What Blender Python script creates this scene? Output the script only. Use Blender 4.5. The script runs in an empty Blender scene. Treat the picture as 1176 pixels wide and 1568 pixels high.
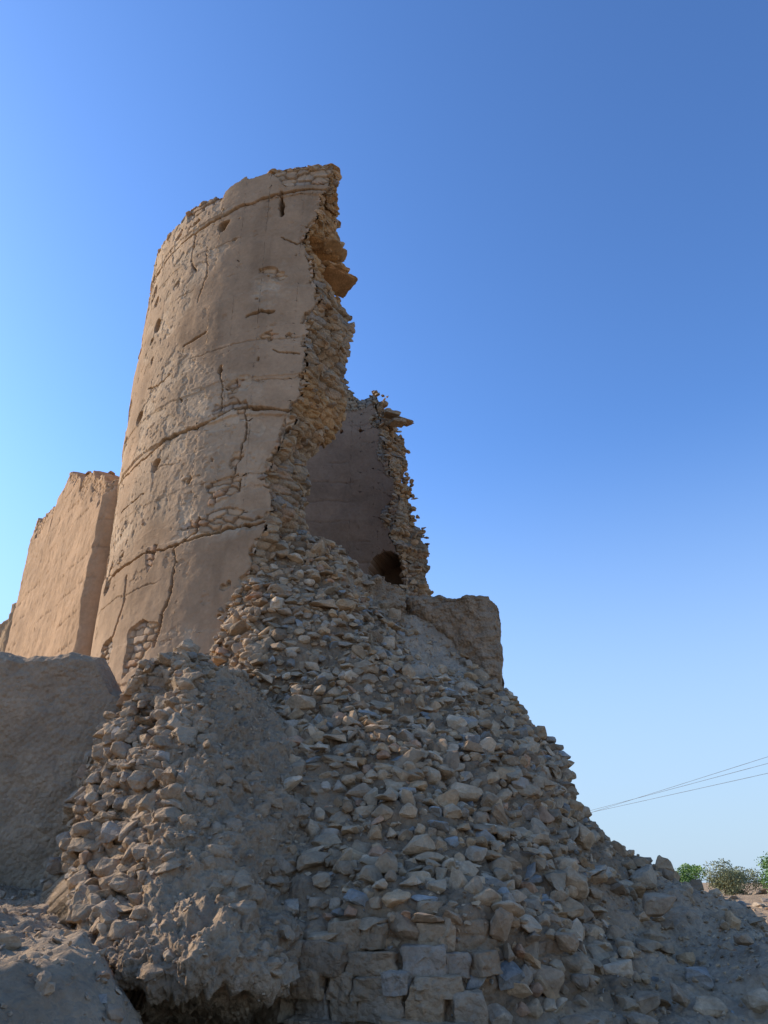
import bpy, bmesh, math, random
import numpy as np
from mathutils import Vector
rng=np.random.default_rng(7); random.seed(7)
R_=math.radians

# ---------------------------------------------------------------- noise
def h3(i,j,k,s=0):
    n=(i.astype(np.int64)*374761393+j.astype(np.int64)*668265263+k.astype(np.int64)*2147483647+s*1274126177)&0xffffffff
    n=((n^(n>>13))*1274126177)&0xffffffff
    n=((n^(n>>16))*2246822519)&0xffffffff
    n=n^(n>>15)
    return (n&0xffffff)/float(0xffffff)
def vn(x,y,z,s=0):
    x,y,z=np.broadcast_arrays(np.asarray(x,float),np.asarray(y,float),np.asarray(z,float))
    i,j,k=np.floor(x),np.floor(y),np.floor(z)
    fx,fy,fz=x-i,y-j,z-k
    fx=fx*fx*(3-2*fx);fy=fy*fy*(3-2*fy);fz=fz*fz*(3-2*fz)
    r=0
    for a in (0,1):
        for b in (0,1):
            for c in (0,1):
                w=(fx if a else 1-fx)*(fy if b else 1-fy)*(fz if c else 1-fz)
                r=r+w*h3(i+a,j+b,k+c,s)
    return r*2-1
def fbm(x,y,z,sc=1.0,oc=4,s=0,g=.5):
    r=0;a=1;t=0
    for o in range(oc):
        r=r+a*vn(x*sc+o*7.3,y*sc+o*3.1,z*sc-o*5.7,s+o);t+=a
        a*=g;sc*=2.07
    return r/t*1.6
def ridged(x,y,z,sc=1.0,oc=4,s=0):
    r=0;a=1;t=0
    for o in range(oc):
        r=r+a*(1-abs(vn(x*sc+o*7.3,y*sc+o*3.1,z*sc-o*5.7,s+o))*2);t+=a
        a*=.55;sc*=2.03
    return r/t
def vor(u,v,s=0,jit=.8):
    iu,iv=np.floor(u),np.floor(v)
    f1=np.full(u.shape,9.);f2=np.full(u.shape,9.);idv=np.zeros(u.shape)
    for di in (-1,0,1):
        for dj in (-1,0,1):
            ci,cj=iu+di,iv+dj
            px=ci+.5+(h3(ci,cj,ci*0,s)-.5)*jit
            py=cj+.5+(h3(ci,cj,ci*0+3,s)-.5)*jit*.7
            d=np.maximum(abs(u-px),abs(v-py))*.55+np.hypot(u-px,v-py)*.45
            c=d<f1
            f2=np.where(c,f1,np.minimum(f2,d))
            idv=np.where(c,h3(ci,cj,ci*0+9,s),idv)
            f1=np.where(c,d,f1)
    return f1,f2,idv
def sst(a,b,x):
    t=np.clip((x-a)/(b-a),0,1);return t*t*(3-2*t)

# ---------------------------------------------------------------- materials
def mat(name,bscale=18,bstr=.5,bdist=.03,mott=.35,mscale=2.5,pits=0.0,rough=.95):
    m=bpy.data.materials.new(name);m.use_nodes=True
    nt=m.node_tree;N=nt.nodes;L=nt.links
    b=N['Principled BSDF'];b.inputs['Roughness'].default_value=rough
    b.inputs['Specular IOR Level'].default_value=.1
    at=N.new('ShaderNodeAttribute');at.attribute_name='Col'
    tc=N.new('ShaderNodeTexCoord')
    def noise(sc,det,rg=.6):
        n=N.new('ShaderNodeTexNoise');n.inputs['Scale'].default_value=sc;n.inputs['Detail'].default_value=det
        n.inputs['Roughness'].default_value=rg;L.new(tc.outputs['Object'],n.inputs['Vector']);return n
    n1=noise(mscale,8,.65);n2=noise(bscale*1.3,6,.7)
    def rng_(n,a,bb,c,d):
        r=N.new('ShaderNodeMapRange');r.inputs[1].default_value=a;r.inputs[2].default_value=bb
        r.inputs[3].default_value=c;r.inputs[4].default_value=d;L.new(n,r.inputs[0]);return r
    r1=rng_(n1.outputs['Fac'],.3,.7,1-mott,1+mott*.7)
    r2=rng_(n2.outputs['Fac'],.3,.7,1-mott*.6,1+mott*.5)
    mu=N.new('ShaderNodeMath');mu.operation='MULTIPLY';L.new(r1.outputs[0],mu.inputs[0]);L.new(r2.outputs[0],mu.inputs[1])
    vm=N.new('ShaderNodeVectorMath');vm.operation='SCALE'
    L.new(at.outputs['Color'],vm.inputs[0]);L.new(mu.outputs[0],vm.inputs['Scale'])
    L.new(vm.outputs[0],b.inputs['Base Color'])
    n3=noise(bscale,12,.68);n4=noise(bscale*5,6,.6)
    ad=N.new('ShaderNodeMath');ad.operation='MULTIPLY_ADD';L.new(n4.outputs['Fac'],ad.inputs[0]);ad.inputs[1].default_value=.3
    L.new(n3.outputs['Fac'],ad.inputs[2])
    h=ad.outputs[0]
    if pits>0:
        v=N.new('ShaderNodeTexVoronoi');v.inputs['Scale'].default_value=bscale*1.5;L.new(tc.outputs['Object'],v.inputs['Vector'])
        a2=N.new('ShaderNodeMath');a2.operation='MULTIPLY_ADD';L.new(v.outputs['Distance'],a2.inputs[0]);a2.inputs[1].default_value=-pits
        L.new(h,a2.inputs[2]);h=a2.outputs[0]
    bu=N.new('ShaderNodeBump');bu.inputs['Strength'].default_value=bstr;bu.inputs['Distance'].default_value=bdist
    L.new(h,bu.inputs['Height']);L.new(bu.outputs['Normal'],b.inputs['Normal'])
    return m
M_plaster=mat('earth_plaster',11,.55,.022,.2,1.6)
M_rubble=mat('rubble_core',16,.9,.04,.3,2.5,.5)
M_stone=mat('field_stone',20,.8,.025,.34,5,.25)
M_mud=mat('eroded_mud',14,1,.05,.28,2.2,.6)
M_ground=mat('dry_earth',14,1,.05,.28,1.2,.6)
def flat(name,col,rough=.8):
    m=bpy.data.materials.new(name);m.use_nodes=True
    N=m.node_tree.nodes;L=m.node_tree.links;b=N['Principled BSDF']
    n=N.new('ShaderNodeTexNoise');n.inputs['Scale'].default_value=3
    r=N.new('ShaderNodeMapRange');r.inputs[3].default_value=.6;r.inputs[4].default_value=1.4;L.new(n.outputs['Fac'],r.inputs[0])
    vm=N.new('ShaderNodeVectorMath');vm.operation='SCALE';vm.inputs[0].default_value=col
    L.new(r.outputs[0],vm.inputs['Scale']);L.new(vm.outputs[0],b.inputs['Base Color'])
    b.inputs['Roughness'].default_value=rough;return m

# ---------------------------------------------------------------- mesh helpers
WARM=np.array([1.12,.985,.83])
def rawmesh(name,V,F,C,material,smooth=True,parent=None):
    V=np.asarray(V,np.float32);F=np.asarray(F,np.int32);k=F.shape[1]
    me=bpy.data.meshes.new(name)
    me.vertices.add(len(V));me.vertices.foreach_set('co',V.ravel())
    me.loops.add(F.size);me.loops.foreach_set('vertex_index',F.ravel())
    me.polygons.add(len(F));me.polygons.foreach_set('loop_start',np.arange(0,F.size,k,dtype=np.int32))
    me.polygons.foreach_set('use_smooth',np.full(len(F),smooth))
    me.update(calc_edges=True)
    a=me.color_attributes.new('Col','FLOAT_COLOR','POINT')
    c=np.ones((len(V),4),np.float32);c[:,:3]=np.clip(np.asarray(C)*WARM,0.01,1);a.data.foreach_set('color',c.ravel())
    me.materials.append(material)
    o=bpy.data.objects.new(name,me);bpy.context.collection.objects.link(o)
    if parent: o.parent=parent
    return o
def gridmesh(name,P,C,material,parent=None):
    n,m=P.shape[:2]
    idx=np.arange(n*m).reshape(n,m)
    F=np.stack([idx[:-1,:-1],idx[1:,:-1],idx[1:,1:],idx[:-1,1:]],-1).reshape(-1,4)
    if np.ndim(C)==1: C=np.broadcast_to(C,(n,m,3))
    return rawmesh(name,P.reshape(-1,3),F,C.reshape(-1,3),material,True,parent)
def normals(P,ref):
    du=np.gradient(P,axis=0);dv=np.gradient(P,axis=1)
    N=np.cross(du,dv);N/=np.linalg.norm(N,axis=-1,keepdims=True)+1e-9
    s=np.sign((N*ref).sum(-1,keepdims=True));s[s==0]=1
    return N*s
def cr(P,n,axis):
    P=np.moveaxis(np.asarray(P,float),axis,0);m=len(P)
    t=np.linspace(0,m-1,n);i=np.minimum(t.astype(int),m-2);f=(t-i).reshape((-1,)+(1,)*(P.ndim-1))
    a=P[np.maximum(i-1,0)];b=P[i];c=P[i+1];d=P[np.minimum(i+2,m-1)]
    r=.5*((2*b)+(-a+c)*f+(2*a-5*b+4*c-d)*f**2+(-a+3*b-3*c+d)*f**3)
    return np.moveaxis(r,0,axis)
def empty(name):
    o=bpy.data.objects.new(name,None);bpy.context.collection.objects.link(o);return o

# stone templates: T irregular field stones, TS small chips, TB dressed blocks
def template(k,n,p,jit,bev,sub,nz1,nz2,sh,tp):
    bm=bmesh.new()
    for i in range(n):
        v=np.array([random.gauss(0,1) for _ in range(3)]);v/=np.linalg.norm(v)
        v=v/(np.sum(abs(v)**p)**(1/p))*random.uniform(*jit)
        v[0]=v[0]*(1+tp*v[2])+sh*v[2]*.5
        bm.verts.new(v)
    r=bmesh.ops.convex_hull(bm,input=bm.verts)
    bmesh.ops.delete(bm,geom=[g for g in r['geom_interior'] if isinstance(g,bmesh.types.BMVert)],context='VERTS')
    if bev:
        bmesh.ops.dissolve_limit(bm,angle_limit=R_(18),verts=bm.verts,edges=bm.edges)
        bmesh.ops.bevel(bm,geom=bm.edges[:],offset=bev,segments=1,profile=.5,affect='EDGES',clamp_overlap=True)
    bmesh.ops.triangulate(bm,faces=bm.faces)
    if sub:
        bmesh.ops.subdivide_edges(bm,edges=[e for e in bm.edges if e.calc_length()>.6],cuts=1)
        bmesh.ops.triangulate(bm,faces=bm.faces)
    bm.verts.ensure_lookup_table()
    V=np.array([v.co[:] for v in bm.verts]);F=np.array([[v.index for v in f.verts] for f in bm.faces])
    V=V+nz1*np.stack([vn(V[:,0]*2.2,V[:,1]*2.2,V[:,2]*2.2,k+q*40) for q in range(3)],-1)
    V=V+nz2*np.stack([vn(V[:,0]*6,V[:,1]*6,V[:,2]*6,k+q*40+7) for q in range(3)],-1)
    bm.free();return V,F
U=random.uniform
T=[template(k,random.randint(13,22),2.6 if k%2==0 else 5.0,(.86,1.05),U(.08,.17),True,.11,.045,U(-.3,.3),U(-.3,.3)) for k in range(40)]
TS=[template(k+50,11,3.,(.85,1.05),0,False,.1,.0,0,0) for k in range(14)]
TB=[]
for k in range(16):
    bm=bmesh.new();bmesh.ops.create_cube(bm,size=2.0)
    for v in bm.verts: v.co+=Vector((U(-.18,.14),U(-.2,.1),U(-.2,.14)))
    bmesh.ops.bevel(bm,geom=bm.edges[:],offset=U(.10,.24),segments=2,profile=.6,affect='EDGES')
    bmesh.ops.subdivide_edges(bm,edges=[e for e in bm.edges if e.calc_length()>.5],cuts=3,use_grid_fill=True)
    bmesh.ops.triangulate(bm,faces=bm.faces)
    bm.verts.ensure_lookup_table()
    V=np.array([v.co[:] for v in bm.verts]);F=np.array([[v.index for v in f.verts] for f in bm.faces])
    V=V+.14*np.stack([vn(V[:,0]*1.8,V[:,1]*1.8,V[:,2]*1.8,k+q*40+300) for q in range(3)],-1)
    V=V+.07*np.stack([vn(V[:,0]*5,V[:,1]*5,V[:,2]*5,k+q*40+400) for q in range(3)],-1)
    TB.append((V,F));bm.free()
PAL=np.array([[.43,.345,.25],[.34,.285,.215],[.25,.28,.30],[.43,.31,.195],[.50,.425,.33],[.29,.23,.17],[.37,.325,.27],[.40,.26,.18]])
def stonecol(n,w=(.30,.20,.08,.13,.10,.12,.08,.03)):
    w=np.array(w)/sum(w)
    return PAL[rng.choice(len(PAL),n,p=w)]*rng.uniform(.68,1.16,(n,1))
def rotm(ax,t):
    c_,s_=math.cos(t),math.sin(t)
    return {0:np.array([[1,0,0],[0,c_,-s_],[0,s_,c_]]),1:np.array([[c_,0,s_],[0,1,0],[-s_,0,c_]]),2:np.array([[c_,-s_,0],[s_,c_,0],[0,0,1]])}[ax]
def frame(nrm,tilt,roll):
    n=nrm/(np.linalg.norm(nrm)+1e-9)
    up=np.array([0,0,1.]);x=np.array([-n[1],n[0],0.])
    l=math.hypot(x[0],x[1])
    x=x/l if l>.1 else np.array([1.,0,0])
    A=np.stack([x,np.array([-x[1],x[0],0.]),up],1)
    return A@rotm(1,rng.normal(0,tilt))@rotm(0,rng.normal(0,tilt))@rotm(2,rng.normal(0,roll))
def stones(name,pts,nrm,size,cols,tilt=.3,roll=.5,material=None,parent=None,tem=None):
    VV=[];FF=[];CC=[];off=0
    tilt=np.broadcast_to(tilt,(len(pts),));roll=np.broadcast_to(roll,(len(pts),))
    for p,n,s,c,t,r in zip(pts,nrm,size,cols,tilt,roll):
        tt=tem if tem is not None else (T if max(s)>.04 else TS)
        V,F=tt[rng.integers(len(tt))]
        W=(V*s)@frame(n,t,r).T+p
        VV.append(W);FF.append(F+off);CC.append(np.broadcast_to(c,W.shape));off+=len(V)
    return rawmesh(name,np.concatenate(VV),np.concatenate(FF),np.concatenate(CC),material or M_stone,False,parent)
def courses(P,N,D,hmin,hmax,wmin,wmax,dens,spacing=1.1,seed=0,wob=.06,pw=1.8,js=.026):
    """stones laid in irregular courses over a surface grid"""
    ni,nj=P.shape[:2]
    ds=np.r_[0,np.cumsum(np.median(np.linalg.norm(np.diff(P,axis=0),axis=-1),axis=1))]
    pts=[];nr=[];sz=[];s=0
    jj=np.arange(nj)
    while s<ds[-1]:
        hh=rng.uniform(hmin,hmax);s+=hh*spacing
        i0=np.interp(s,ds,np.arange(ni))
        pi=ni/ds[-1]
        iw=np.clip(i0+pi*wob*fbm(jj/nj*9.,0*jj+s*.35,0*jj,1.,3,seed),0,ni-1).astype(int)
        line=P[iw,jj];cl=np.r_[0,np.cumsum(np.linalg.norm(np.diff(line,axis=0),axis=1))]
        x=rng.uniform(0,.1)
        while x<cl[-1]:
            w=wmin+(wmax-wmin)*rng.uniform()**pw
            j=int(np.interp(x+w/2,cl,jj));i=iw[j]
            x+=w*rng.uniform(.92,1.12)
            if rng.uniform()<dens[i,j]:
                h_=hh*rng.uniform(.7,1.2)
                pts.append(D[i,j]+N[i,j]*rng.normal(-.008,js));nr.append(N[i,j]);sz.append((w*.54,min(w,.18)*rng.uniform(.4,.6)+.015,min(h_*.55,w*.5)))
    return np.array(pts),np.array(nr),np.array(sz)

# ================================================================ TOWER
tower=empty('ruined_round_tower')
CX,CY=-1.3,14.2
def RO(z): return 4.06+.14*sst(5,12,z)
ZT=14.15
def n1(t,sc,s): return fbm(np.asarray(t,float),0*np.asarray(t,float),0*np.asarray(t,float)+s*.37,sc,3,s)
zo=[1.5,4.12,4.45,5.13,5.62,6.44,6.7,7.36,7.7,8.31,8.82,9.36,10.2,10.7,11.1,12.2,13.2,13.45,14.2]
to=[261,261,261.8,258.8,259.5,263,264.4,262.3,264,267,268.7,269,269.6,272.6,270.7,268.4,271,273,274]
zi=[1.5,5.5,6.9,8.1,8.3,8.5,8.85,9.5,10.8,11.3,11.45,11.55,11.84,11.9,12.6,12.7,12.9,13.4,14.2]
ti=[275,272,269.5,269,272,276,280,281,281.5,280.2,278,273,273,279,279,277.5,277,276,274.5]
zbo=[1.5,8,8.5,9.3,9.9,11,12.1,12.7,13.2,13.9,14.2];tbo=[52,54,57,55,56,60.5,66.5,63,65,69,71]
zbi=[1.5,8.8,9.9,10.9,12,13.0,13.5,14.2];tbi=[54,55.5,61.5,59.6,62,67,70,72]
def jag(z,s,a=.8):
    st=np.floor(z/.21+ .5*n1(z,3,s))
    return a*(h3(st,st*0+s,st*0)-.5)*2+a*.7*n1(z,2.5,s+5)
def th_o(z): return np.interp(z,zo,to)+jag(z,1,.9)
def th_i(z): return np.interp(z,zi,ti)+jag(z,2,1.2)
def th_bo(z): return np.interp(z,zbo,tbo)+jag(z,3,1.4)
def th_bi(z): return np.interp(z,zbi,tbi)+jag(z,4,1.4)
def ztop(th):
    b=np.interp(th,[40,62,70,78,84,90,120,180,205,225,231,244,249,262,275],[13.3,13.4,13.9,13.8,14.15,14.1,13.9,14.0,14.2,13.95,14.08,13.92,14.12,14.12,14.2])
    st=np.floor(th/2.3);return b+.13*(h3(st,st*0+7,st*0)-.5)+.05*n1(th,.6,11)
def cyl(th,r,z): return np.stack([CX+r*np.cos(np.radians(th)),CY+r*np.sin(np.radians(th)),z+0*r],-1)
def segd(u,v,pts):
    d=np.full(u.shape,9.)
    P=list(pts)
    for (a,b),(c,e) in zip(P[:-1],P[1:]):
        a=math.radians(a)*4.15;c=math.radians(c)*4.15
        L=(c-a)**2+(e-b)**2
        t=np.clip(((u-a)*(c-a)+(v-b)*(e-b))/L,0,1)
        d=np.minimum(d,np.hypot(u-a-t*(c-a),v-b-t*(e-b)))
    return d
def inpoly(u,v,pts):
    ins=np.zeros(u.shape,bool);n=len(pts)
    for i in range(n):
        a,b=pts[i];c,e=pts[(i+1)%n];a=math.radians(a)*4.15;c=math.radians(c)*4.15
        cond=((b>v)!=(e>v))&(u<(c-a)*(v-b)/(e-b+1e-9)+a);ins^=cond
    return ins
CRK=[([(273,13.5),(262,13.45),(255,13.4),(244,13.3),(234,13.24),(222,13.2),(205,13.2)],.036,1),
([(267,8.5),(255,8.65),(250,8.55),(244,8.4),(233,8.45),(222,8.3),(205,8.4)],.026,1),
([(263,6.5),(256,6.45),(248,6.35),(241,6.3),(232,6.3),(212,6.25)],.030,1),
([(256.5,7.25),(256.5,7.07)],.02,1),([(247.3,6.72),(246.5,6.45),(241.5,6.23),(242.5,6.0),(242.3,5.57),(240,5.19),(239.5,4.7)],.036,1),
([(237,9.2),(240,8.9),(244,8.6)],.015,0),([(254.5,10.5),(258,10.6),(261.3,10.56)],.020,1),([(236.5,10.3),(243.7,10.4)],.022,1),
([(252,11.45),(258.3,11.3)],.016,0),([(261,13.5),(261.3,12.9)],.03,1),([(235,13.2),(234,12.5),(237,12.1)],.018,0),
([(225,6.25),(226,5.6),(224,5.1)],.022,0),([(233,7.2),(228,7.6),(215,7.5)],.015,0),([(262,9.72),(268,9.6)],.012,1),
([(256,8.65),(257,8.1),(255,7.4)],.014,1),([(240,12.6),(241,11.9),(239,11.2)],.014,1),([(249,9.4),(250,8.9),(249,8.5)],.013,1),([(262,12.3),(266,12.1),(269,12.2)],.013,1),([(232,9.9),(227,9.8),(222,9.9)],.018,1)]
PO=[[(248,7.31),(256,7.36),(256.3,7.03),(249.5,6.92)],[(247,6.76),(255,6.80),(263,6.58),(255.3,6.46),(247.7,6.40)],
[(230,5.06),(235,5.2),(239.3,5.09),(239.2,4.8),(237,4.5),(231,4.3)],[(253,14.4),(276,14.4),(276,13.6),(262,13.62)],[(228,14.4),(244,14.4),(243,13.75),(230,13.7)],
[(263.5,7.9),(268,7.9),(268,8.35),(265,8.4)]]
HO=[(244.5,13.0,.13,.13),(261.3,13.12,.05,.14),(221.5,11.4,.12,.15),(219,11.1,.08,.08),(248.7,9.5,.05,.1),(219,9.35,.1,.14),(230.5,8.0,.12,.13),(243,7.42,.05,.06),(266.3,8.06,.09,.17),(255,5.05,.035,.03),
(218,12.2,.1,.12),(214,12.7,.1,.2),(222,10.5,.06,.1)]
def outer_surf(th,z):
    u=np.radians(th)*4.15
    wu=u+.05*fbm(u,z,0*u,2.5,4,21)+.015*fbm(u,z,0*u,14,3,23);wz=z+.05*fbm(u,z,0*u,2.5,4,22)+.015*fbm(u,z,0*u,14,3,24)
    e=np.zeros(u.shape)
    for p in PO: e=np.maximum(e,inpoly(wu,wz,p)*1.)
    nz=fbm(u,z,0*u,1.3,5,31)
    left=sst(230,214,th)*sst(9.6,11,z)
    e=np.maximum(e,(nz+left*.62>.85)*1.)
    dEdge=(th_o(z)-th)*math.radians(1)*4.15
    e=np.maximum(e,(dEdge<.06+.07*fbm(u,z,0*u,5,3,33))*1.)
    low=sst(5.5,4.6,z)*sst(246,232,th);e=np.maximum(e,(fbm(u,z,0*u,2.,4,36)+low*.5>.88)*1.)
    bd=sst(.16,.05,abs(wz-6.62))*sst(240,246,th)
    e=np.maximum(e,(fbm(u,z*2,0*u,2.2,4,37)+bd*.9>1.12)*1.)
    f1,f2,cid=vor(wu/.27,wz/.115,5)
    st=np.clip((f2-f1)*4,0,1)**.6
    lift=.009*(h3(np.floor((wz+.1)/.62),0*u,0*u+2)-.5)*2
    pan=.03*sst(8.45,8.47,wz+.04*n1(u,.8,3))-.03*sst(6.40,6.42,wz)+.02*sst(13.36,13.38,wz)
    pl=.055+.018*fbm(u,z,0*u,.7,4,41)+.005*fbm(u,z,0*u,5,4,42)+lift+pan
    rgt=sst(236,256,th)
    worn=sst(.0,.5,fbm(u,z,0*u,.9,5,44)+.75*sst(10.6,9.4,z)*sst(262,248,th)*sst(6.2,6.8,z)-.35*rgt*sst(9,10,z)-.35*sst(6.5,5.8,z)+.35*sst(11,13,z)*sst(250,238,th))
    flake=sst(.12,.2,fbm(u,z,0*u,3.3,5,46))
    pit=sst(.62,.75,fbm(u,z,0*u,9,3,47))
    pl=pl-worn*(.014*flake+.013*pit+.005*fbm(u,z,0*u,18,3,45))-.010*(1-worn)*sst(.72,.8,fbm(u,z,0*u,4.5,4,48))
    stn=-.03+.05*st*(.5+cid)
    r=np.where(e>0,stn,pl)
    dark=np.ones(u.shape)
    for p,w,solid in CRK:
        d=segd(wu,wz,p);wv=w*(1+.6*fbm(u*1.5,z,0*u,1.6,3,50))
        k=np.clip(sst(1.,.35,d/np.maximum(wv,.004)),0,1)
        if not solid: k=k*np.where(fbm(u*1.5,z,0*u,1.6,2,50)>-.2,1,0)
        r=r-.13*k;dark*=1-.35*k
    for zz in (5.75,7.9,9.15,9.95,10.9,11.6,12.5):
        d=abs(wz-zz-.03*n1(u,1.2,61));k=sst(.012,.003,d)*sst(.0,.25,fbm(u,0*u+zz,0*u,.9,3,62));r=r-.02*k;dark*=1-.15*k
    for t,zz,a,b in HO:
        uu=math.radians(t)*4.15
        d=np.hypot((wu-uu)/a,(wz-zz)/b);k=sst(1.05,.75,d);r=r-.3*k;dark*=1-.3*k
    c1=np.array([.445,.335,.235]);c2=np.array([.50,.415,.315]);c3=np.array([.365,.27,.185])
    a=(worn*(.45+.55*flake))[...,None];b=sst(-.3,.7,fbm(u,z,0*u,.5,4,71))[...,None]
    C=(c3*(1-b)+c1*b)*(1-a*.85)+c2*a*.85
    streak=sst(.1,.8,fbm(u*2.2,z*.25,0*u,1.6,4,72))[...,None];C=C*(1-.16*streak)
    SC=PAL[(cid*7.99).astype(int)]*.45+np.array([.44,.33,.23])*.55;SC=SC*(.5+.55*st)[...,None]
    C=np.where((e>0)[...,None],SC,C)*dark[...,None]
    return r,C*.97
def tower_skin(name,a,b,nth,nz):
    t=np.linspace(0,1,nz)[:,None];s=np.linspace(0,1,nth)[None,:]
    zn=1.5+(ZT-1.5)*t
    hi=th_o(zn) if b is None else np.full_like(zn,b)
    lo=th_bo(zn) if a is None else np.full_like(zn,a)
    th=lo+(hi-lo)*s
    z=1.5+(ztop(th)-1.5)*t
    r,C=outer_surf(th,z)
    return gridmesh(name,cyl(th,RO(z)+r,z),C,M_plaster,tower)
tower_skin('outer_face',196,None,480,940)
tower_skin('outer_face_far',None,196,160,160)
def inner_surf(th,z):
    u=np.radians(th)*3.2
    wu=u+.04*fbm(u,z,0*u,3,4,121);wz=z+.05*fbm(u,z,0*u,3,4,122)
    r=.03*fbm(u,z,0*u,1.5,4,123)
    dark=np.ones(u.shape)
    for k in range(16):
        zz=5.2+k*.6;d=abs(wz-zz);q=sst(.03,.006,d)*sst(-.2,.3,fbm(u,0*u+zz,0*u,1.2,3,130));r=r+.02*q;dark*=1-.15*q
    lift=h3(np.floor((wz-5.2)/.6),0*u,0*u+5)
    edge=(th-th_bi(z))*math.radians(1)*3.2
    e=(edge<.16+.25*fbm(u,z,0*u,2,3,131))|((z>13.45+.3*fbm(u,z,0*u,1.5,3,132)))
    f1,f2,cid=vor(wu/.25,wz/.11,8);st=np.clip((f2-f1)*4,0,1)**.6
    r=np.where(e,.05-.07*st,r)
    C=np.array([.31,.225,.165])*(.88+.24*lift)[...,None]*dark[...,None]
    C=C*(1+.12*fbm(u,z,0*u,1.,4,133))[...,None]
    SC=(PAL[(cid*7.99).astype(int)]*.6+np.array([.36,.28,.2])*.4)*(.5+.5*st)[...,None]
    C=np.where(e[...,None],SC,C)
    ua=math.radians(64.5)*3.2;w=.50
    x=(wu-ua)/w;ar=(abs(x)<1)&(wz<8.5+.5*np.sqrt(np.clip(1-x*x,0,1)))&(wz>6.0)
    r=r+np.where(ar,.92,0);C=np.where(ar[...,None],C*.6,C)  # arch pushed back as a niche; its inner shade also painted into the colour
    for q in (78,88):
        d=np.hypot(wu-math.radians(q)*3.2,(wz-12.8));r=r+.2*(d<.05)
    return r,C
def inner_skin(name,a,b,nth,nz):
    t=np.linspace(0,1,nz)[:,None];s=np.linspace(0,1,nth)[None,:]
    zn=1.5+(ZT-1.5)*t
    lo=th_bi(zn) if a is None else np.full_like(zn,a)
    hi=th_i(zn) if b is None else np.full_like(zn,b)
    th=lo+(hi-lo)*s;z=1.5+(ztop(th)-1.5)*t
    r,C=inner_surf(th,z)
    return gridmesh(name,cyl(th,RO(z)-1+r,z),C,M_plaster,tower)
inner_skin('inner_face',None,115,260,420)
inner_skin('inner_face_far',115,None,160,160)
def broken_end(name,fo,fi,sgn,nz,ns):
    t=np.linspace(0,1,nz)[:,None];s=np.linspace(0,1,ns)[None,:]
    zn=1.5+(ZT-1.5)*t
    th=fo(zn)*(1-s)+fi(zn)*s;z=1.5+(ztop(th)-1.5)*t
    r=(RO(z)+.03)*(1-s)+(RO(z)-1)*s
    P=cyl(th,r,z)
    tan=np.stack([-np.sin(np.radians(th)),np.cos(np.radians(th)),0*th],-1)*sgn
    m=np.sin(np.pi*np.clip(s,0,1))**.5
    f1,f2,cid=vor(s/.2+0*z,z/.13+.3*fbm(s+0*z,z,0*z,2,2,9),12);st=np.clip((f2-f1)*3.5,0,1)**.6
    d=m*(.28*fbm(P[...,0],P[...,1],P[...,2],1.7,4,80))+ (st-.5)*.09
    if sgn>0: d=d-.55*m*sst(11.9,11.95,z)*sst(12.55,12.5,z)*sst(.08,.2,s)
    P=P+tan*d[...,None]
    C=(PAL[(cid*7.99).astype(int)]*.45+np.array([.40,.30,.20])*.55)*(.5+.5*st)[...,None]
    if sgn>0:
        q=(sst(8.2,8.6,z)*sst(9.6,9.1,z)+sst(11.2,11.6,z))[...,None];C=C*(1-q*.6)+np.array([.55,.32,.13])*q*.6*(.6+.4*st)[...,None]
    gridmesh(name,P,C,M_rubble,tower)
    zz=[];ss=[];hz=[];wz_=[]
    z0=4.2 if sgn>0 else 7.
    while z0<ZT-.05:
        hh=rng.uniform(.055,.15);x=rng.uniform(-.05,.02)
        while x<1.0:
            w=rng.uniform(.08,.28);zz.append(z0+rng.normal(0,.02));ss.append(np.clip(x+w/2,0,1));hz.append(hh*rng.uniform(.6,1.2));wz_.append(w);x+=w*1.02
        z0+=hh*.98
    zz=np.array(zz);ss=np.array(ss);hz=np.array(hz);wz_=np.array(wz_);nn=len(zz)
    t1=fo(zz)*(1-ss)+fi(zz)*ss;rr=(RO(zz)+.02)*(1-ss)+(RO(zz)-1)*ss
    keep=~((sgn>0)&(zz>11.85)&(zz<12.5)&(ss>.12))&(rng.uniform(0,1,nn)<.66)
    p=cyl(t1,rr,zz);tn=np.stack([-np.sin(np.radians(t1)),np.cos(np.radians(t1)),0*t1],-1)*sgn
    p=p+tn*(-.035+.28*np.sin(np.pi*ss)**.5*fbm(p[:,0],p[:,1],p[:,2],1.7,4,80)+rng.normal(0,.035,nn))[:,None]
    size=np.stack([wz_*.5,rng.uniform(.06,.12,nn),hz*.5],-1)
    c=stonecol(nn,(.25,.15,.1,.25,.1,.1,.03,.05))*.5+np.array([.45,.32,.20])*.5
    stones(name+'_stones',p[keep],tn[keep],size[keep],c[keep],.3,.45,M_stone,tower)
broken_end('front_break',th_o,th_i,1,700,60)
broken_end('back_break',th_bo,th_bi,-1,500,50)
s=np.linspace(0,1,14)[:,None]+0*np.zeros((1,500));th=(72.5-2*s)+(274-(72.5-2*s))*np.linspace(0,1,500)[None,:]
z=ztop(th);r=(RO(z)+.03)*(1-s)+(RO(z)-1)*s
P=cyl(th,r,z+.05*fbm(r,th*.1,0*r,3,3,90)*np.sin(np.pi*s));gridmesh('wall_top',P,np.array([.38,.30,.22]),M_rubble,tower)
n=420;tt=rng.uniform(73,273,n);rr=4.2-rng.uniform(0,1,n)**1.6*1.0
tt[:70]=rng.uniform(225,274,70);rr[:70]=4.14
p=cyl(tt,rr,ztop(tt)+.0);k=rng.uniform(.6,1.25,n)
stones('top_stones',p,cyl(tt,1+0*tt,0*tt)-np.array([CX,CY,0]),np.stack([.12*k,.09*k,.055*k],-1),stonecol(n)*.6+np.array([.45,.35,.25])*.4,.12,.4,M_stone,tower)
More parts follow.
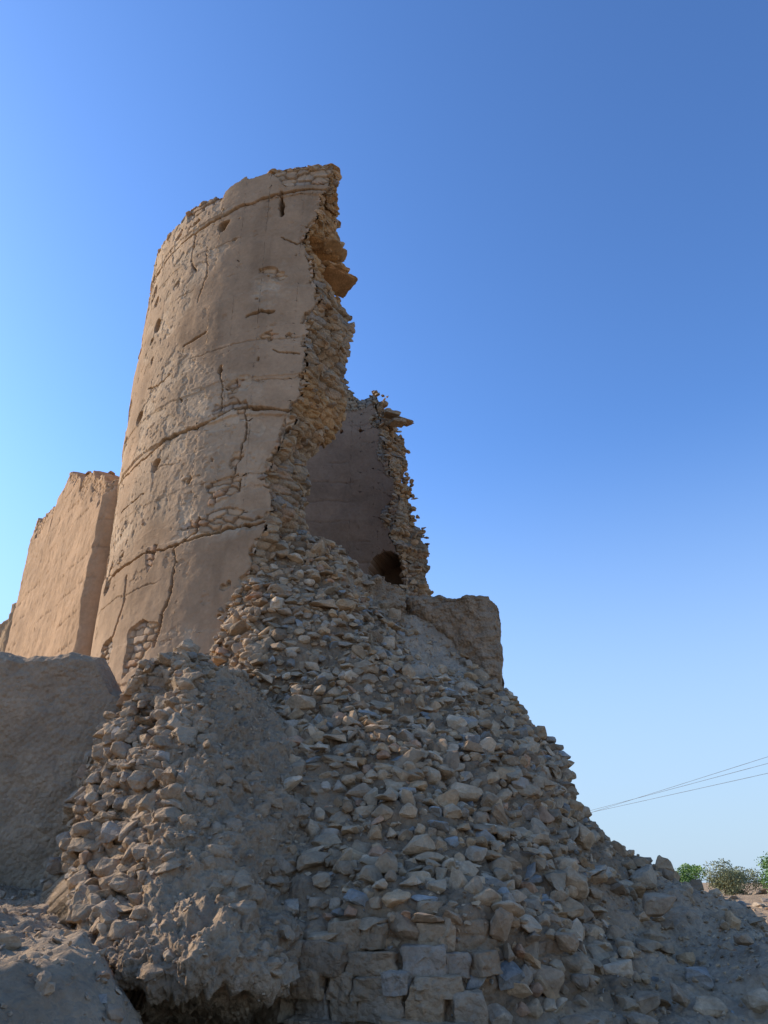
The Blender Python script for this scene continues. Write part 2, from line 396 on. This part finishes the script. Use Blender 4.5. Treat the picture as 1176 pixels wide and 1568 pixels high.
pts=[(-1.05,10.15,14.3),(-1.35,10.15,14.27),(-1.75,10.2,14.25),(-2.2,10.2,14.2),
     (-1.10,10.4,11.93),(-1.05,10.5,12.58),(-.92,10.75,12.63),(-1.0,10.8,12.72),(-.95,10.85,12.95)]
sz=[(.20,.18,.09),(.2,.2,.07),(.16,.2,.06),(.2,.2,.05),(.2,.25,.04),(.24,.3,.07),(.2,.25,.05),(.22,.2,.06),(.15,.2,.09)]
stones('crest_chunks',np.array(pts),np.tile([[.6,-.8,0]],(len(pts),1)),np.array(sz),np.tile([[.48,.35,.22]],(len(pts),1)),.03,.08,M_stone,tower)
stones('projecting_ledge',np.array([(-.93,10.70,11.88),(-1.0,10.6,11.94)]),np.array([[.5,-.85,0],[.5,-.85,0]]),np.array([(.32,.34,.025),(.22,.3,.03)]),np.array([[.46,.31,.18],[.5,.33,.18]]),.015,.03,M_stone,tower,TB)
def rod(name,a,b,r,m,parent=None,seg=6):
    a=np.array(a,float);b=np.array(b,float);d=b-a;L=np.linalg.norm(d);d/=L
    x=np.cross(d,[0,0,1.]);x=x/np.linalg.norm(x) if np.linalg.norm(x)>.01 else np.array([1.,0,0]);y=np.cross(d,x)
    V=[]
    for e,rr in ((a,r),(b,r*.8)):
        for i in range(seg):
            t=2*math.pi*i/seg;V.append(e+(x*math.cos(t)+y*math.sin(t))*rr)
    F=[[i,(i+1)%seg,seg+(i+1)%seg,seg+i] for i in range(seg)]
    return rawmesh(name,V,F,np.tile([[.2,.15,.1]],(len(V),1)),m,True,parent)
stones('overhanging_slab',np.array([(.52,17.1,12.95),(.38,17.0,12.85),(.2,17.0,13.1)]),np.array([[.4,-.9,0]]*3),np.array([(.24,.16,.025),(.2,.16,.05),(.22,.16,.06)]),np.array([[.36,.28,.2]]*3),.03,.1,M_stone,tower,TB)

# ================================================================ MOUND
B=[
[(-.87,6.4,.56),(-.47,5.95,.64),(-.11,5.8,.67),(.47,5.7,.68),(1.04,5.9,.64),(1.65,6.25,.59),(2.28,6.4,.56),(3.2,6.7,.50)],
[(-.93,6.5,1.03),(-.55,6.1,1.06),(-.13,5.93,1.07),(.47,5.83,1.08),(1.12,6.25,1.04),(1.80,6.8,1.0),(2.50,7.1,.95),(3.5,7.2,.91)],
[(-.98,6.7,1.42),(-.64,6.3,1.43),(-.14,6.05,1.43),(.48,5.95,1.43),(1.20,6.55,1.42),(2.02,7.4,1.38),(3.0,8.3,1.28),(4.3,9.5,1.10)],
[(-1.13,7.1,1.76),(-.76,6.9,1.76),(-.20,6.65,1.75),(.44,6.65,1.75),(1.14,7.05,1.76),(1.75,7.5,1.77),(2.31,8.2,1.76),(2.95,9.3,1.74)],
[(-1.26,7.5,2.21),(-.90,7.35,2.20),(-.34,7.15,2.18),(.31,7.15,2.18),(.94,7.5,2.21),(1.53,8.0,2.25),(1.98,8.7,2.31),(2.36,9.6,2.38)],
[(-1.47,8.1,2.84),(-1.08,8.0,2.82),(-.52,7.8,2.79),(.15,7.8,2.79),(.78,8.2,2.85),(1.42,8.8,2.95),(1.88,9.4,3.04),(2.28,10.2,3.16)],
[(-1.69,8.7,3.41),(-1.26,8.6,3.38),(-.65,8.5,3.36),(.01,8.5,3.36),(.64,8.9,3.45),(1.18,9.5,3.57),(1.60,10.1,3.70),(2.0,10.8,3.84)],
[(-1.89,9.4,4.26),(-1.49,9.3,4.23),(-.91,9.3,4.23),(-.32,9.4,4.22),(.20,9.9,4.31),(.68,10.6,4.41),(1.12,11.2,4.47),(1.69,11.8,4.46)],
[(-1.96,9.9,5.07),(-1.64,9.9,5.07),(-1.08,9.9,5.07),(-.54,10.1,5.08),(-.08,10.8,5.17),(.34,11.6,5.27),(.80,12.2,5.34),(1.28,12.6,5.34)],
[(-1.92,10.2,5.78),(-1.68,10.2,5.78),(-1.25,10.3,5.82),(-.78,10.5,5.84),(-.50,11.0,5.88),(-.20,11.7,5.75),(.26,12.6,5.90),(.88,13.2,6.0)],
[(-1.96,10.6,6.50),(-1.76,10.6,6.60),(-1.47,10.8,6.70),(-1.05,11.0,6.65),(-.69,11.4,6.52),(-.38,12.2,6.3),(.15,13.2,6.35),(.80,13.8,6.3)],
]
B=[list(map(lambda q:list(q),r)) for r in B]
def last(r,dx,dy,dz): return [[p[0]+dx,p[1]+dy,p[2]+dz] for p in r]
B.append(last(B[-1],-.1,1.6,-.1));B.append(last(B[-1],0,2.5,-.6))
for i,r in enumerate(B):
    k=r[-1];r.append([k[0]+.35,k[1]+1.3,k[2]-.45]);r.append([k[0]+1.3,k[1]+3.5,max(k[2]-2.6,-.3)])
    k=r[0];r.insert(0,[k[0]-.8,k[1]+.9,k[2]-.2])
B.insert(0,last(B[0],0,-.5,-.55))
B=np.array(B)
MP=cr(cr(B,620,0),600,1)
MN=normals(MP,np.array([.1,-1,.6]))
X,Y,Z=MP[...,0],MP[...,1],MP[...,2]
sc_=sst(.25,.5,X+.25*fbm(X,Y,Z,1.5,3,215))*sst(3.95,4.2,Z)*sst(1.5,1.2,X)
mu_=sst(-.30,-.65,X+.12*(Z-1.2)+.25*fbm(X,Y,Z,1.2,3,209))*sst(2.9,2.3,Z)
ap_=np.clip(sst(1.85,2.4,X+.3*fbm(X,Y,Z,1,3,201))*sst(1.75,1.45,Z)+sst(.85,.65,Z+.1*fbm(X,Y,Z,1.5,2,212))*sst(.7,1.1,X),0,1)
tp_=sst(5.4,5.7,Z)*sst(-.8,-.45,X)
fz_=fbm(X,Y,Z,1.6,3,216)
ft_=sst(-.80,-.55,X+.15*fz_)*sst(.72,.5,X+.2*fz_)*sst(1.40,1.15,Z+.25*fz_)
f1,f2,cid=vor((X*.95+Y*.35)/.2+.3*fbm(X,Y,Z,2,2,210),(Z*1.25-Y*.1)/.11+.3*fbm(X,Y,Z,2,2,211),33,.9)
st=np.clip((f2-f1)*3.5,0,1)**.6
soft=np.clip(sc_+mu_*.75+ap_+tp_+ft_*.5,0,1)
big=(.15*fbm(X,Y,Z,.8,3,202)+.08*fbm(X,Y,Z,2.6,4,203))*(1-.4*ft_)
d=big+(1-soft)*(.03*st-.075+.02*ridged(X,Y,Z,8,3,213))+soft*(.035*fbm(X,Y,Z,9,4,204)+.02*ridged(X,Y,Z,11,3,214))+mu_*.07*ridged(X,Y,Z*.6,4,4,205)+tp_*.14*fbm(X,Y,Z,2.2,4,206)
MPd=MP+MN*d[...,None]
mc=np.array([.385,.30,.215])
C=mc*(1+.10*fbm(X,Y,Z,1.,4,207))[...,None]
C=C*(1-soft[...,None])*.68+C*soft[...,None]  # contact shadow in the gaps between stones, painted into the mound colour
C=C*(1-.55*ap_[...,None])+np.array([.37,.32,.26])*.55*ap_[...,None]
C=C*(1-sc_[...,None]*.6)+np.array([.43,.38,.32])*.6*sc_[...,None]
mound=gridmesh('rubble_mound',MPd,C,M_rubble)
def area_sample(P,N,D,n,dens):
    du=np.linalg.norm(np.diff(P,axis=0)[:,:-1],axis=-1);dv=np.linalg.norm(np.diff(P,axis=1)[:-1],axis=-1)
    w=(du*dv*dens[:-1,:-1]).ravel();w/=w.sum()
    ix=rng.choice(len(w),n,p=w);i,j=np.unravel_index(ix,du.shape)
    return D[i,j]+rng.normal(0,.01,(n,3)),N[i,j],i,j
vis=(Z>.45)&(Y<13.2)&(X>-2.3)
patch=.62+.38*sst(-.7,.2,fbm(X,Y,Z,1.1,3,208))
dens=np.where(vis,1.,.0)*(1-.85*sc_)*(1-.5*mu_)*(1-.88*ap_)*(1-.75*tp_)*(1-ft_)*patch
cp,cn,cs=courses(MP,MN,MPd,.07,.155,.08,.28,dens,1.06,901,.09)
def dustc(n,lo,hi):
    c=stonecol(n)*1.08;q=rng.uniform(lo,hi,(n,1));return c*(1-q)+mc*1.1*q
tl=np.where(rng.uniform(0,1,len(cp))<.22,.5,.14)
nz_=sst(.0,.6,fbm(cp[:,0],cp[:,1],cp[:,2],1.3,3,905));tl=tl+.2*nz_
stones('coursed_rubble',cp+cn*.008,cn,cs,dustc(len(cp),.0,.4),tl,.3,M_stone,mound)
def mstones(n,base,bury,mn,mx,dens):
    p,nr,i,j=area_sample(MP,MN,MPd,n,dens)
    k=base*(mn+(mx-mn)*rng.uniform(0,1,n))
    size=np.stack([k*rng.uniform(.9,1.4,n),k*rng.uniform(.6,1.1,n),k*rng.uniform(.45,.85,n)],-1)
    return p-nr*(bury*k)[:,None],nr,size,dustc(n,.0,.4)
a=mstones(500,.065,-.25,.5,1.4,dens);b=mstones(2600,.028,-.1,.4,1.4,dens)
g=mstones(150,.115,-.15,.8,1.4,dens)
e=mstones(5500,.014,0,.5,1.8,np.where(vis,1.,0)*(.25+sc_+ap_+mu_*.6+ft_))
stones('loose_rubble',*[np.concatenate(q) for q in zip(a,b,g,e)],.45,.8,M_stone,mound)
# remains of the built footing: larger squared stones still bedded in mud
cp,cn,cs=courses(MP,MN,MPd,.12,.20,.15,.36,ft_*.95*(Z>.4),1.02,931,.07,1.1,.018)
cc=(stonecol(len(cp))*.45+mc*1.2*.55)
stones('footing_masonry',cp+cn*.01,cn,cs*np.array([.96,1.1,1.0]),cc,.06,.10,M_mud,mound,TB)

# ================================================================ broken wall end
Q=[
[(-1.58,5.3,1.07),(-1.26,5.1,1.09),(-.99,5.1,1.09),(-.77,5.45,1.05),(-.55,6.0,1.0)],
[(-1.93,5.6,1.30),(-1.50,5.3,1.31),(-1.15,5.2,1.32),(-.84,5.5,1.30),(-.53,6.2,1.27)],
[(-2.66,6.6,1.65),(-2.02,6.1,1.65),(-1.49,5.9,1.65),(-1.06,6.1,1.65),(-.64,6.8,1.65)],
[(-2.82,7.1,2.18),(-2.18,6.5,2.13),(-1.65,6.3,2.11),(-1.22,6.5,2.13),(-.83,7.25,2.19)],
[(-2.80,7.5,2.81),(-2.26,7.0,2.73),(-1.79,6.8,2.69),(-1.44,7.1,2.74),(-1.07,7.9,2.87)],
[(-2.79,7.9,3.34),(-2.36,7.5,3.25),(-1.91,7.3,3.21),(-1.65,7.6,3.28),(-1.40,8.5,3.47)],
[(-2.76,8.2,3.66),(-2.47,7.9,3.78),(-2.20,7.8,3.86),(-1.89,8.2,3.72),(-1.74,9.2,3.87)]]
Q=[[list(p) for p in r] for r in Q]
Q.append(last(Q[-1],0,.9,-.1));Q.append(last(Q[-1],0,.8,-1.6))
Q.insert(0,last(Q[0],0,.45,-.12));Q.insert(0,last(Q[0],0,.7,-.35))
for r in Q:
    k=r[0];r.insert(0,[k[0]-.12,k[1]+1.0,k[2]-.1]);k=r[-1];r.append([k[0]+.3,k[1]+1.0,k[2]-.1])
Q=np.array(Q)
PP=cr(cr(Q,540,0),500,1)
PN=normals(PP,np.array([0,-1,.3]))
X,Y,Z=PP[...,0],PP[...,1],PP[...,2]
cx=np.interp(Z,[1.2,1.65,2.1,2.7,3.3,3.8],[-1.9,-1.75,-1.75,-1.8,-1.85,-1.95])+.18*fbm(X,Y,Z,2,3,301)
core=sst(.08,-.08,X-cx)*sst(1.3,1.5,Z)
d=.12*fbm(X,Y,Z,1.3,3,302)+.08*fbm(X,Y,Z,4,4,303)+(1-core)*(.07*ridged(X,Y,Z*.6,3.5,5,304)+.045*ridged(X,Y,Z*.8,9,4,307)+.03*fbm(X,Y,Z,18,3,305)-.03)
f1,f2,cid=vor((X+.6*Y)/.19,Z/.12,44,.9);st=np.clip((f2-f1)*3.5,0,1)**.6
d=d+core*(.06*st-.12)
PD=PP+PN*d[...,None]
mudc=np.array([.39,.315,.235])
C=mudc*(1+.12*fbm(X,Y,Z,1.5,4,306))[...,None]*(1-.4*core*(1-st))[...,None]
pier=gridmesh('broken_wall_end',PD,C,M_mud)
ok=(Z>1.2)&(Y<9)
dn=np.where(ok,1.,0)*(core*.87)
cp,cn,cs=courses(PP,PN,PD,.09,.19,.10,.28,dn,1.05,911,.1)
q=rng.uniform(.4,.85,(len(cp),1));cc=stonecol(len(cp))*(1-q)+np.array([.445,.365,.275])*q
stones('core_courses',cp,cn,cs*np.array([1,1.3,1.05]),cc,.25,.5,M_mud,pier)
def pst(n,base,mn,mx,dn,bury,mud):
    p,nr_,i,j=area_sample(PP,PN,PD,n,dn);k=base*rng.uniform(mn,mx,n)
    size=np.stack([k*rng.uniform(.85,1.3,n),k*rng.uniform(.7,1.1,n),k*rng.uniform(.55,.9,n)],-1)
    c=stonecol(n)*(1-mud)+mudc*1.1*mud
    return p-nr_*(bury*k)[:,None],nr_,size,c
a=pst(160,.08,.5,1.3,np.where(ok,core,0),-.2,.5);b=pst(900,.035,.5,1.3,np.where(ok,core+.2,0),.1,.5);c=pst(4200,.012,.5,1.9,np.where(Z>1,1,.0),.1,.6)
m1=pst(480,.08,.5,1.4,np.where(Z>1.05,(1-core),0)*sst(-.4,.3,fbm(X,Y,Z,1.5,3,310)),.35,.85)
stones('core_stones',*[np.concatenate(q) for q in zip(a,b,c)],.4,.7,M_stone,pier)
stones('mud_coated_stones',*m1,.35,.7,M_mud,pier)

# ================================================================ generic eroded wall
def wall(name,line,top,base,thick,col,n=200,m=120,material=None,amp=.05,batter=0.,seed=0,lift=.5,round_=.12,hol=.06,crumb=.0):
    line=np.array(line,float)
    t=np.linspace(0,1,n);seg=np.r_[0,np.cumsum(np.linalg.norm(np.diff(line,axis=0),axis=1))];L=seg[-1]
    x=np.interp(t*L,seg,line[:,0]);y=np.interp(t*L,seg,line[:,1])
    zt=np.interp(t*L,seg,top)
    zt=zt+.06*n1(t*L,2.,seed)+.04*n1(t*L,7,seed+1)
    if crumb:
        st_=np.floor(t*L/.35);zt=zt+crumb*(h3(st_,st_*0+seed,st_*0)-.6)+crumb*.6*n1(t*L,1.2,seed+2)
    dx,dy=np.gradient(x),np.gradient(y);l=np.hypot(dx,dy);nx,ny=dy/l,-dx/l
    p=np.linspace(0,1,m)
    f=np.interp(p,[0,.62,.70,.80,.85,1],[0,1,1,1,1,0])
    side=np.interp(p,[0,.62,.70,.80,.85,1],[.5,.5,.35,-.35,-.5,-.5])
    rnd=np.interp(p,[0,.55,.62,.75,.85,1],[0,0,-round_,0,-round_,0])
    endt=np.minimum(t*L,(1-t)*L);e=np.sqrt(np.clip(endt/(.25*thick+.02),0,1))
    off=side[:,None]*thick*(.25+.75*e)[None,:]+batter*(1-f)[:,None]*np.sign(side)[:,None]
    zz=base+(zt[None,:]-base)*f[:,None]+rnd[:,None]
    P=np.stack([x[None,:]+nx[None,:]*off,y[None,:]+ny[None,:]*off,zz],-1)
    N=np.stack([np.sign(side)[:,None]*nx[None,:]+0*zz,np.sign(side)[:,None]*ny[None,:]+0*zz,0*zz],-1)
    U_=(t*L)[None,:]+0*zz
    A=(P[...,0],P[...,1],P[...,2])
    d=amp*fbm(*A,1.2,5,seed+3)+amp*.35*fbm(*A,8,5,seed+4)
    C=np.array(col)*(1+.12*fbm(*A,.9,4,seed+5))[...,None]
    if lift:
        w=zz+.03*fbm(U_,zz,0*U_,2,3,seed+6);fr=abs((w/lift)%1-.5)
        q=sst(.47,.497,fr)*sst(-.3,.2,fbm(U_,zz,0*U_,1,3,seed+7));d=d-.025*q;C=C*(1-.2*q)[...,None]
    if crumb:
        q=1-sst(.1,.0,zz-(zt[None,:]-.45-.5*fbm(U_,zz,0*U_,1.5,3,seed+12)))
        f1,f2,cid=vor(U_/.25,zz/.11,seed);s_=np.clip((f2-f1)*4,0,1)**.6
        d=d+q*(.06*s_-.09);C=C*(1-q*(1-s_)*.35)[...,None]
    hq=sst(.75,.9,fbm(*A,3.2,4,seed+9));d=d-hol*hq
    P=P+N*d[...,None]
    o=gridmesh(name,P,C,material or M_plaster)
    if crumb:
        k=int(L*9);tt=rng.uniform(0,1,k);ii=(tt*(n-1)).astype(int)
        pp=np.stack([x[ii]+nx[ii]*thick*rng.uniform(-.4,.4,k),y[ii]+ny[ii]*thick*rng.uniform(-.4,.4,k),zt[ii]-.02],-1)
        kk=rng.uniform(.05,.14,k)
        stones('crest_stones',pp,np.stack([nx[ii],ny[ii],0*nx[ii]],-1),np.stack([kk*1.3,kk,kk*.6],-1),np.array(col)*rng.uniform(.8,1.15,(k,1)),.2,.6,M_stone,o)
    return o
wall('mud_plastered_wall',[(-12,8.3),(-4.6,8.55),(-3.9,8.55),(-3.3,8.6),(-3.05,8.6),(-2.4,8.8)],[3.9,3.94,3.99,3.93,3.55,3.2],.4,.6,(.415,.33,.245),n=600,m=300,material=M_mud,amp=.06,batter=.12,seed=500,lift=.0)
wall('curtain_wall',[(-9.5,19.0),(-7.98,16.97),(-7.86,16.8),(-7.5,16.33),(-5.2,13.3)],[10.85,9.95,10.6,10.9,8.95],2,.9,(.43,.305,.20),n=380,m=320,amp=.035,seed=520,lift=.62,round_=.05,hol=.02,crumb=.24)
wall('far_wall_fragment',[(-19,25),(-13,24.5),(-12.2,24),(-11.6,23)],[8.6,9.3,9.75,9.9],2,1.0,(.40,.30,.2),n=160,m=120,amp=.15,seed=540,crumb=.2)
wall('mud_wall_remnant',[(.1,13.1),(.42,12.8),(1.0,12.55),(1.75,12.35),(1.98,12.4)],[6.35,6.3,6.15,6.05,5.85],3.8,.6,(.39,.305,.225),n=300,m=260,material=M_mud,amp=.2,seed=560,lift=.33,hol=.1)
wall('mud_wall_stub',[(-.5,12.0),(-.2,12.1),(.1,12.35),(.28,12.6)],[6.1,6.45,6.3,5.9],4.8,.5,(.39,.31,.23),n=180,m=180,material=M_mud,amp=.25,seed=580,lift=0,hol=.12)

# ================================================================ GROUND
xs=np.r_[-np.geomspace(4000,7.2,70),np.linspace(-7,7,460),np.geomspace(7.2,4000,70)]
ys=np.r_[-np.geomspace(4000,1.2,40),np.linspace(-1,1.4,20),np.linspace(1.5,12,400),np.geomspace(12.1,4000,110)]
X,Y=np.meshgrid(xs,ys)
def gz(X,Y):
    rr=np.hypot(X-.5,Y-7)
    n=sst(.3,5,Y)*(1-sst(7,20,rr))
    z=.58*n
    z=z+.38*np.exp(-((X-4.6)/1.6)**2-((Y-9.6)/2.0)**2)
    edge=-1.25-.28*np.clip(Y-4.4,0,3)+.2*fbm(X,Y,0*X,1.5,3,601)
    bank=sst(.5,-.5,X-edge)*sst(1.2,3.2,Y)*(1-sst(8.3,9.5,Y))*(1-sst(12,16,-X))
    bz=1.02+.062*Y+.06*np.sin(X*1.3+1)
    z=z*(1-bank)+bz*bank
    near=1-sst(14,60,np.hypot(X,Y))
    z=z+near*(.09*fbm(X,Y,0*X,.8,4,602)+.06*fbm(X,Y,0*X,3.5,4,603)+.03*ridged(X,Y,0*X,11,3,604))
    z=z+(1-near)*sst(20,60,np.hypot(X,Y))*(.35*fbm(X,Y,0*X,.06,4,605))
    z=z+1.0*np.exp(-((X-24)/10)**2-((Y-46)/6)**2)
    return z
Z=gz(X,Y)
C=np.array([.385,.32,.245])*(1+.12*fbm(X,Y,0*X,.7,4,606))[...,None]
far=sst(15,60,np.hypot(X,Y))[...,None];C=C*(1-far)+np.array([.40,.31,.21])*far
ground=gridmesh('ground',np.stack([X,Y,Z],-1),C,M_ground)
n=17000
px=rng.uniform(-5,6,n);py=rng.uniform(2.2,10.5,n);k=.011*np.exp(rng.normal(0,.65,n));k=np.minimum(k,.085)
sx=np.stack([k*rng.uniform(.9,1.4,n),k,k*rng.uniform(.5,.8,n)],-1)
stones('loose_pebbles',np.stack([px,py,gz(px,py)+k*.15],-1),np.tile([[0,-1,.2]],(n,1)),sx,stonecol(n)*.5+np.array([.41,.335,.26])*.5,.4,2,M_stone,ground)
bp=np.array([(2.55,7.8,1.42),(2.2,6.6,.85),(1.3,5.9,.75),(1.8,6.2,.72),(3.2,7.6,1.15),(2.9,8.6,1.4),(-2.6,4.7,1.33)])
stones('boulders',bp,np.tile([[0,-1,.2]],(len(bp),1)),np.array([(.19,.15,.12),(.1,.09,.06),(.14,.1,.08),(.13,.1,.06),(.1,.1,.06),(.12,.1,.06),(.05,.05,.03)]),np.tile([[.37,.295,.22]],(len(bp),1)),.2,.8,M_stone,ground)
n=500;px=rng.uniform(14,40,n);py=rng.uniform(34,60,n);k=rng.uniform(.1,.4,n)
stones('field_stones',np.stack([px,py,gz(px,py)],-1),np.tile([[0,-1,.2]],(n,1)),np.stack([k*1.4,k,k*.6],-1),stonecol(n),.4,2,M_stone,ground)

# ================================================================ bushes
M_leaf=flat('leaves',(.15,.26,.05),.6);M_bark=flat('bark',(.12,.09,.06))
M_leaf2=flat('dry_leaves',(.24,.25,.12),.8)
def tree(name,x,y,h,w,ml,n=5000):
    z0=float(gz(np.array([x]),np.array([y]))[0])
    o=empty(name)
    cl=np.array([(rng.normal(0,w*.27),rng.normal(0,w*.27),h*rng.uniform(.3,.92),rng.uniform(.18,.32)*w) for _ in range(15)])
    rod('trunk',(x,y,z0-.1),(x+.05,y,z0+h*.45),.05*h/2,M_bark,o)
    for c in cl: rod('limb',(x,y,z0+h*.25),(x+c[0],y+c[1],z0+c[2]),.02*h/2,M_bark,o)
    def unit(a): return a/np.linalg.norm(a,axis=-1,keepdims=True)
    c=cl[rng.integers(0,len(cl),n)];d=unit(rng.normal(0,1,(n,3)));r=c[:,3]*rng.uniform(.5,1.05,n)
    p=np.array([x,y,z0])+c[:,:3]+d*r[:,None]*np.array([1,1,.7])
    a=unit(rng.normal(0,1,(n,3)));b=unit(np.cross(a,rng.normal(0,1,(n,3))));s=(rng.uniform(.035,.085,n)*h/2)[:,None]
    V=np.stack([p-a*s,p+b*s*.5,p+a*s,p-b*s*.5],1).reshape(-1,3);F=np.arange(4*n).reshape(n,4)
    rawmesh('foliage',V,F,np.ones((len(V),3))*.1,ml,False,o)
for i,(x,y,h,w,ml) in enumerate([(20.5,50,1.9,2.6,M_leaf2),(22.3,52,1.7,2.6,M_leaf2),(24.2,50,2.2,3.2,M_leaf),(26.8,54,2.4,3.2,M_leaf),(28.8,52,2.0,3.,M_leaf2),(18.8,52,2.1,2.0,M_leaf),(31,55,2.6,3.4,M_leaf),(34,57,2.6,3.4,M_leaf)]):
    tree('bush',x,y,h,w,ml)
M_white=flat('lime_wash',(.6,.57,.52))
def box(name,c,s,m,parent=None):
    bpy.ops.mesh.primitive_cube_add(size=1,location=c);o=bpy.context.object;o.scale=s;o.name=name
    b=o.modifiers.new('b','BEVEL');b.width=.03;o.data.materials.append(m)
    if parent:o.parent=parent
    return o
hb=empty('distant_building')
box('walls',(46,84,1.4),(7,5,2.8),M_white,hb);box('parapet',(46,84,2.95),(7.3,5.3,.3),M_white,hb)
box('door',(45,81.48,1.0),(.9,.06,2),M_bark,hb);box('window',(47.4,81.48,1.6),(.9,.06,.9),M_bark,hb)

# ================================================================ power line
pl=empty('power_line');M_wire=flat('wire',(.12,.12,.12))
def ext(a,b,f0,f1):
    a=np.array(a,float);b=np.array(b,float);return a+(a-b)*f0,b+(b-a)*f1
for k,(a,b) in enumerate([((14.9,30,5.97),(14.2,55,5.9)),((14.4,29,5.6),(12.7,49,5.57)),((14.2,28.8,5.22),(11.8,46,5.2))]):
    A,Bq=ext(a,b,.45,1.1)
    for q in range(10):
        t0,t1=q/10,(q+1)/10;f=lambda t:A+(Bq-A)*t-np.array([0,0,.3*t*(1-t)*.25])
        rod('wire',f(t0),f(t1),.009,M_wire,pl)
def pole(x,y):
    rod('pole',(x,y,-.2),(x,y,6.4),.11,M_bark,pl,10);rod('crossarm',(x-1.2,y,6.0),(x+1.2,y,6.0),.05,M_bark,pl)
pole(15.2,19);pole(12.5,80)

# ================================================================ light, sky, camera
az=math.atan2(-.93,.36);el=R_(27)
sun=bpy.data.lights.new('sun','SUN');sun.energy=5.0;sun.angle=R_(.5);sun.color=(1,.86,.68)
so=bpy.data.objects.new('sun',sun);bpy.context.collection.objects.link(so)
sd=Vector((math.sin(az)*math.cos(el),math.cos(az)*math.cos(el),math.sin(el)))
so.rotation_euler=sd.to_track_quat('Z','Y').to_euler()
w=bpy.data.worlds.new('World');bpy.context.scene.world=w;w.use_nodes=True
N=w.node_tree.nodes;L=w.node_tree.links
sk=N.new('ShaderNodeTexSky');sk.sky_type='NISHITA';sk.sun_disc=False;sk.sun_elevation=el;sk.sun_rotation=az%(2*math.pi)
sk.air_density=1.0;sk.dust_density=.5;sk.ozone_density=1.6;sk.altitude=0
def vmul(src,v):
    m=N.new('ShaderNodeVectorMath');m.operation='MULTIPLY';m.inputs[1].default_value=v;L.new(src,m.inputs[0]);return m.outputs[0]
a=vmul(sk.outputs[0],(.13,.13,.13))
g=N.new('ShaderNodeGamma');g.inputs[1].default_value=1.2;L.new(a,g.inputs[0])
b=vmul(g.outputs[0],(1.5/.15,2.0/.15,2.6/.15))
tc=N.new('ShaderNodeTexCoord');sp=N.new('ShaderNodeSeparateXYZ');L.new(tc.outputs['Generated'],sp.inputs[0])
mr=N.new('ShaderNodeMapRange');mr.inputs[1].default_value=0;mr.inputs[2].default_value=.55;mr.inputs[3].default_value=.9;mr.inputs[4].default_value=0
mr.interpolation_type='SMOOTHSTEP';L.new(sp.outputs['Z'],mr.inputs[0])
mx=N.new('ShaderNodeMix');mx.data_type='RGBA';L.new(mr.outputs[0],mx.inputs[0]);L.new(b,mx.inputs[6])
mx.inputs[7].default_value=(.50/.15,.66/.15,.86/.15,1)
bg=N['Background'];bg.inputs['Strength'].default_value=.15;L.new(mx.outputs[2],bg.inputs[0])
cam=bpy.data.cameras.new('cam');co=bpy.data.objects.new('camera',cam);bpy.context.collection.objects.link(co)
co.location=(0,0,1.6);co.rotation_euler=(R_(90+26.6),0,0);cam.sensor_width=36;cam.lens=26;cam.clip_end=20000;cam.clip_start=.05
s=bpy.context.scene;s.camera=co
s.view_settings.view_transform='Standard';s.view_settings.look='None';s.view_settings.exposure=0
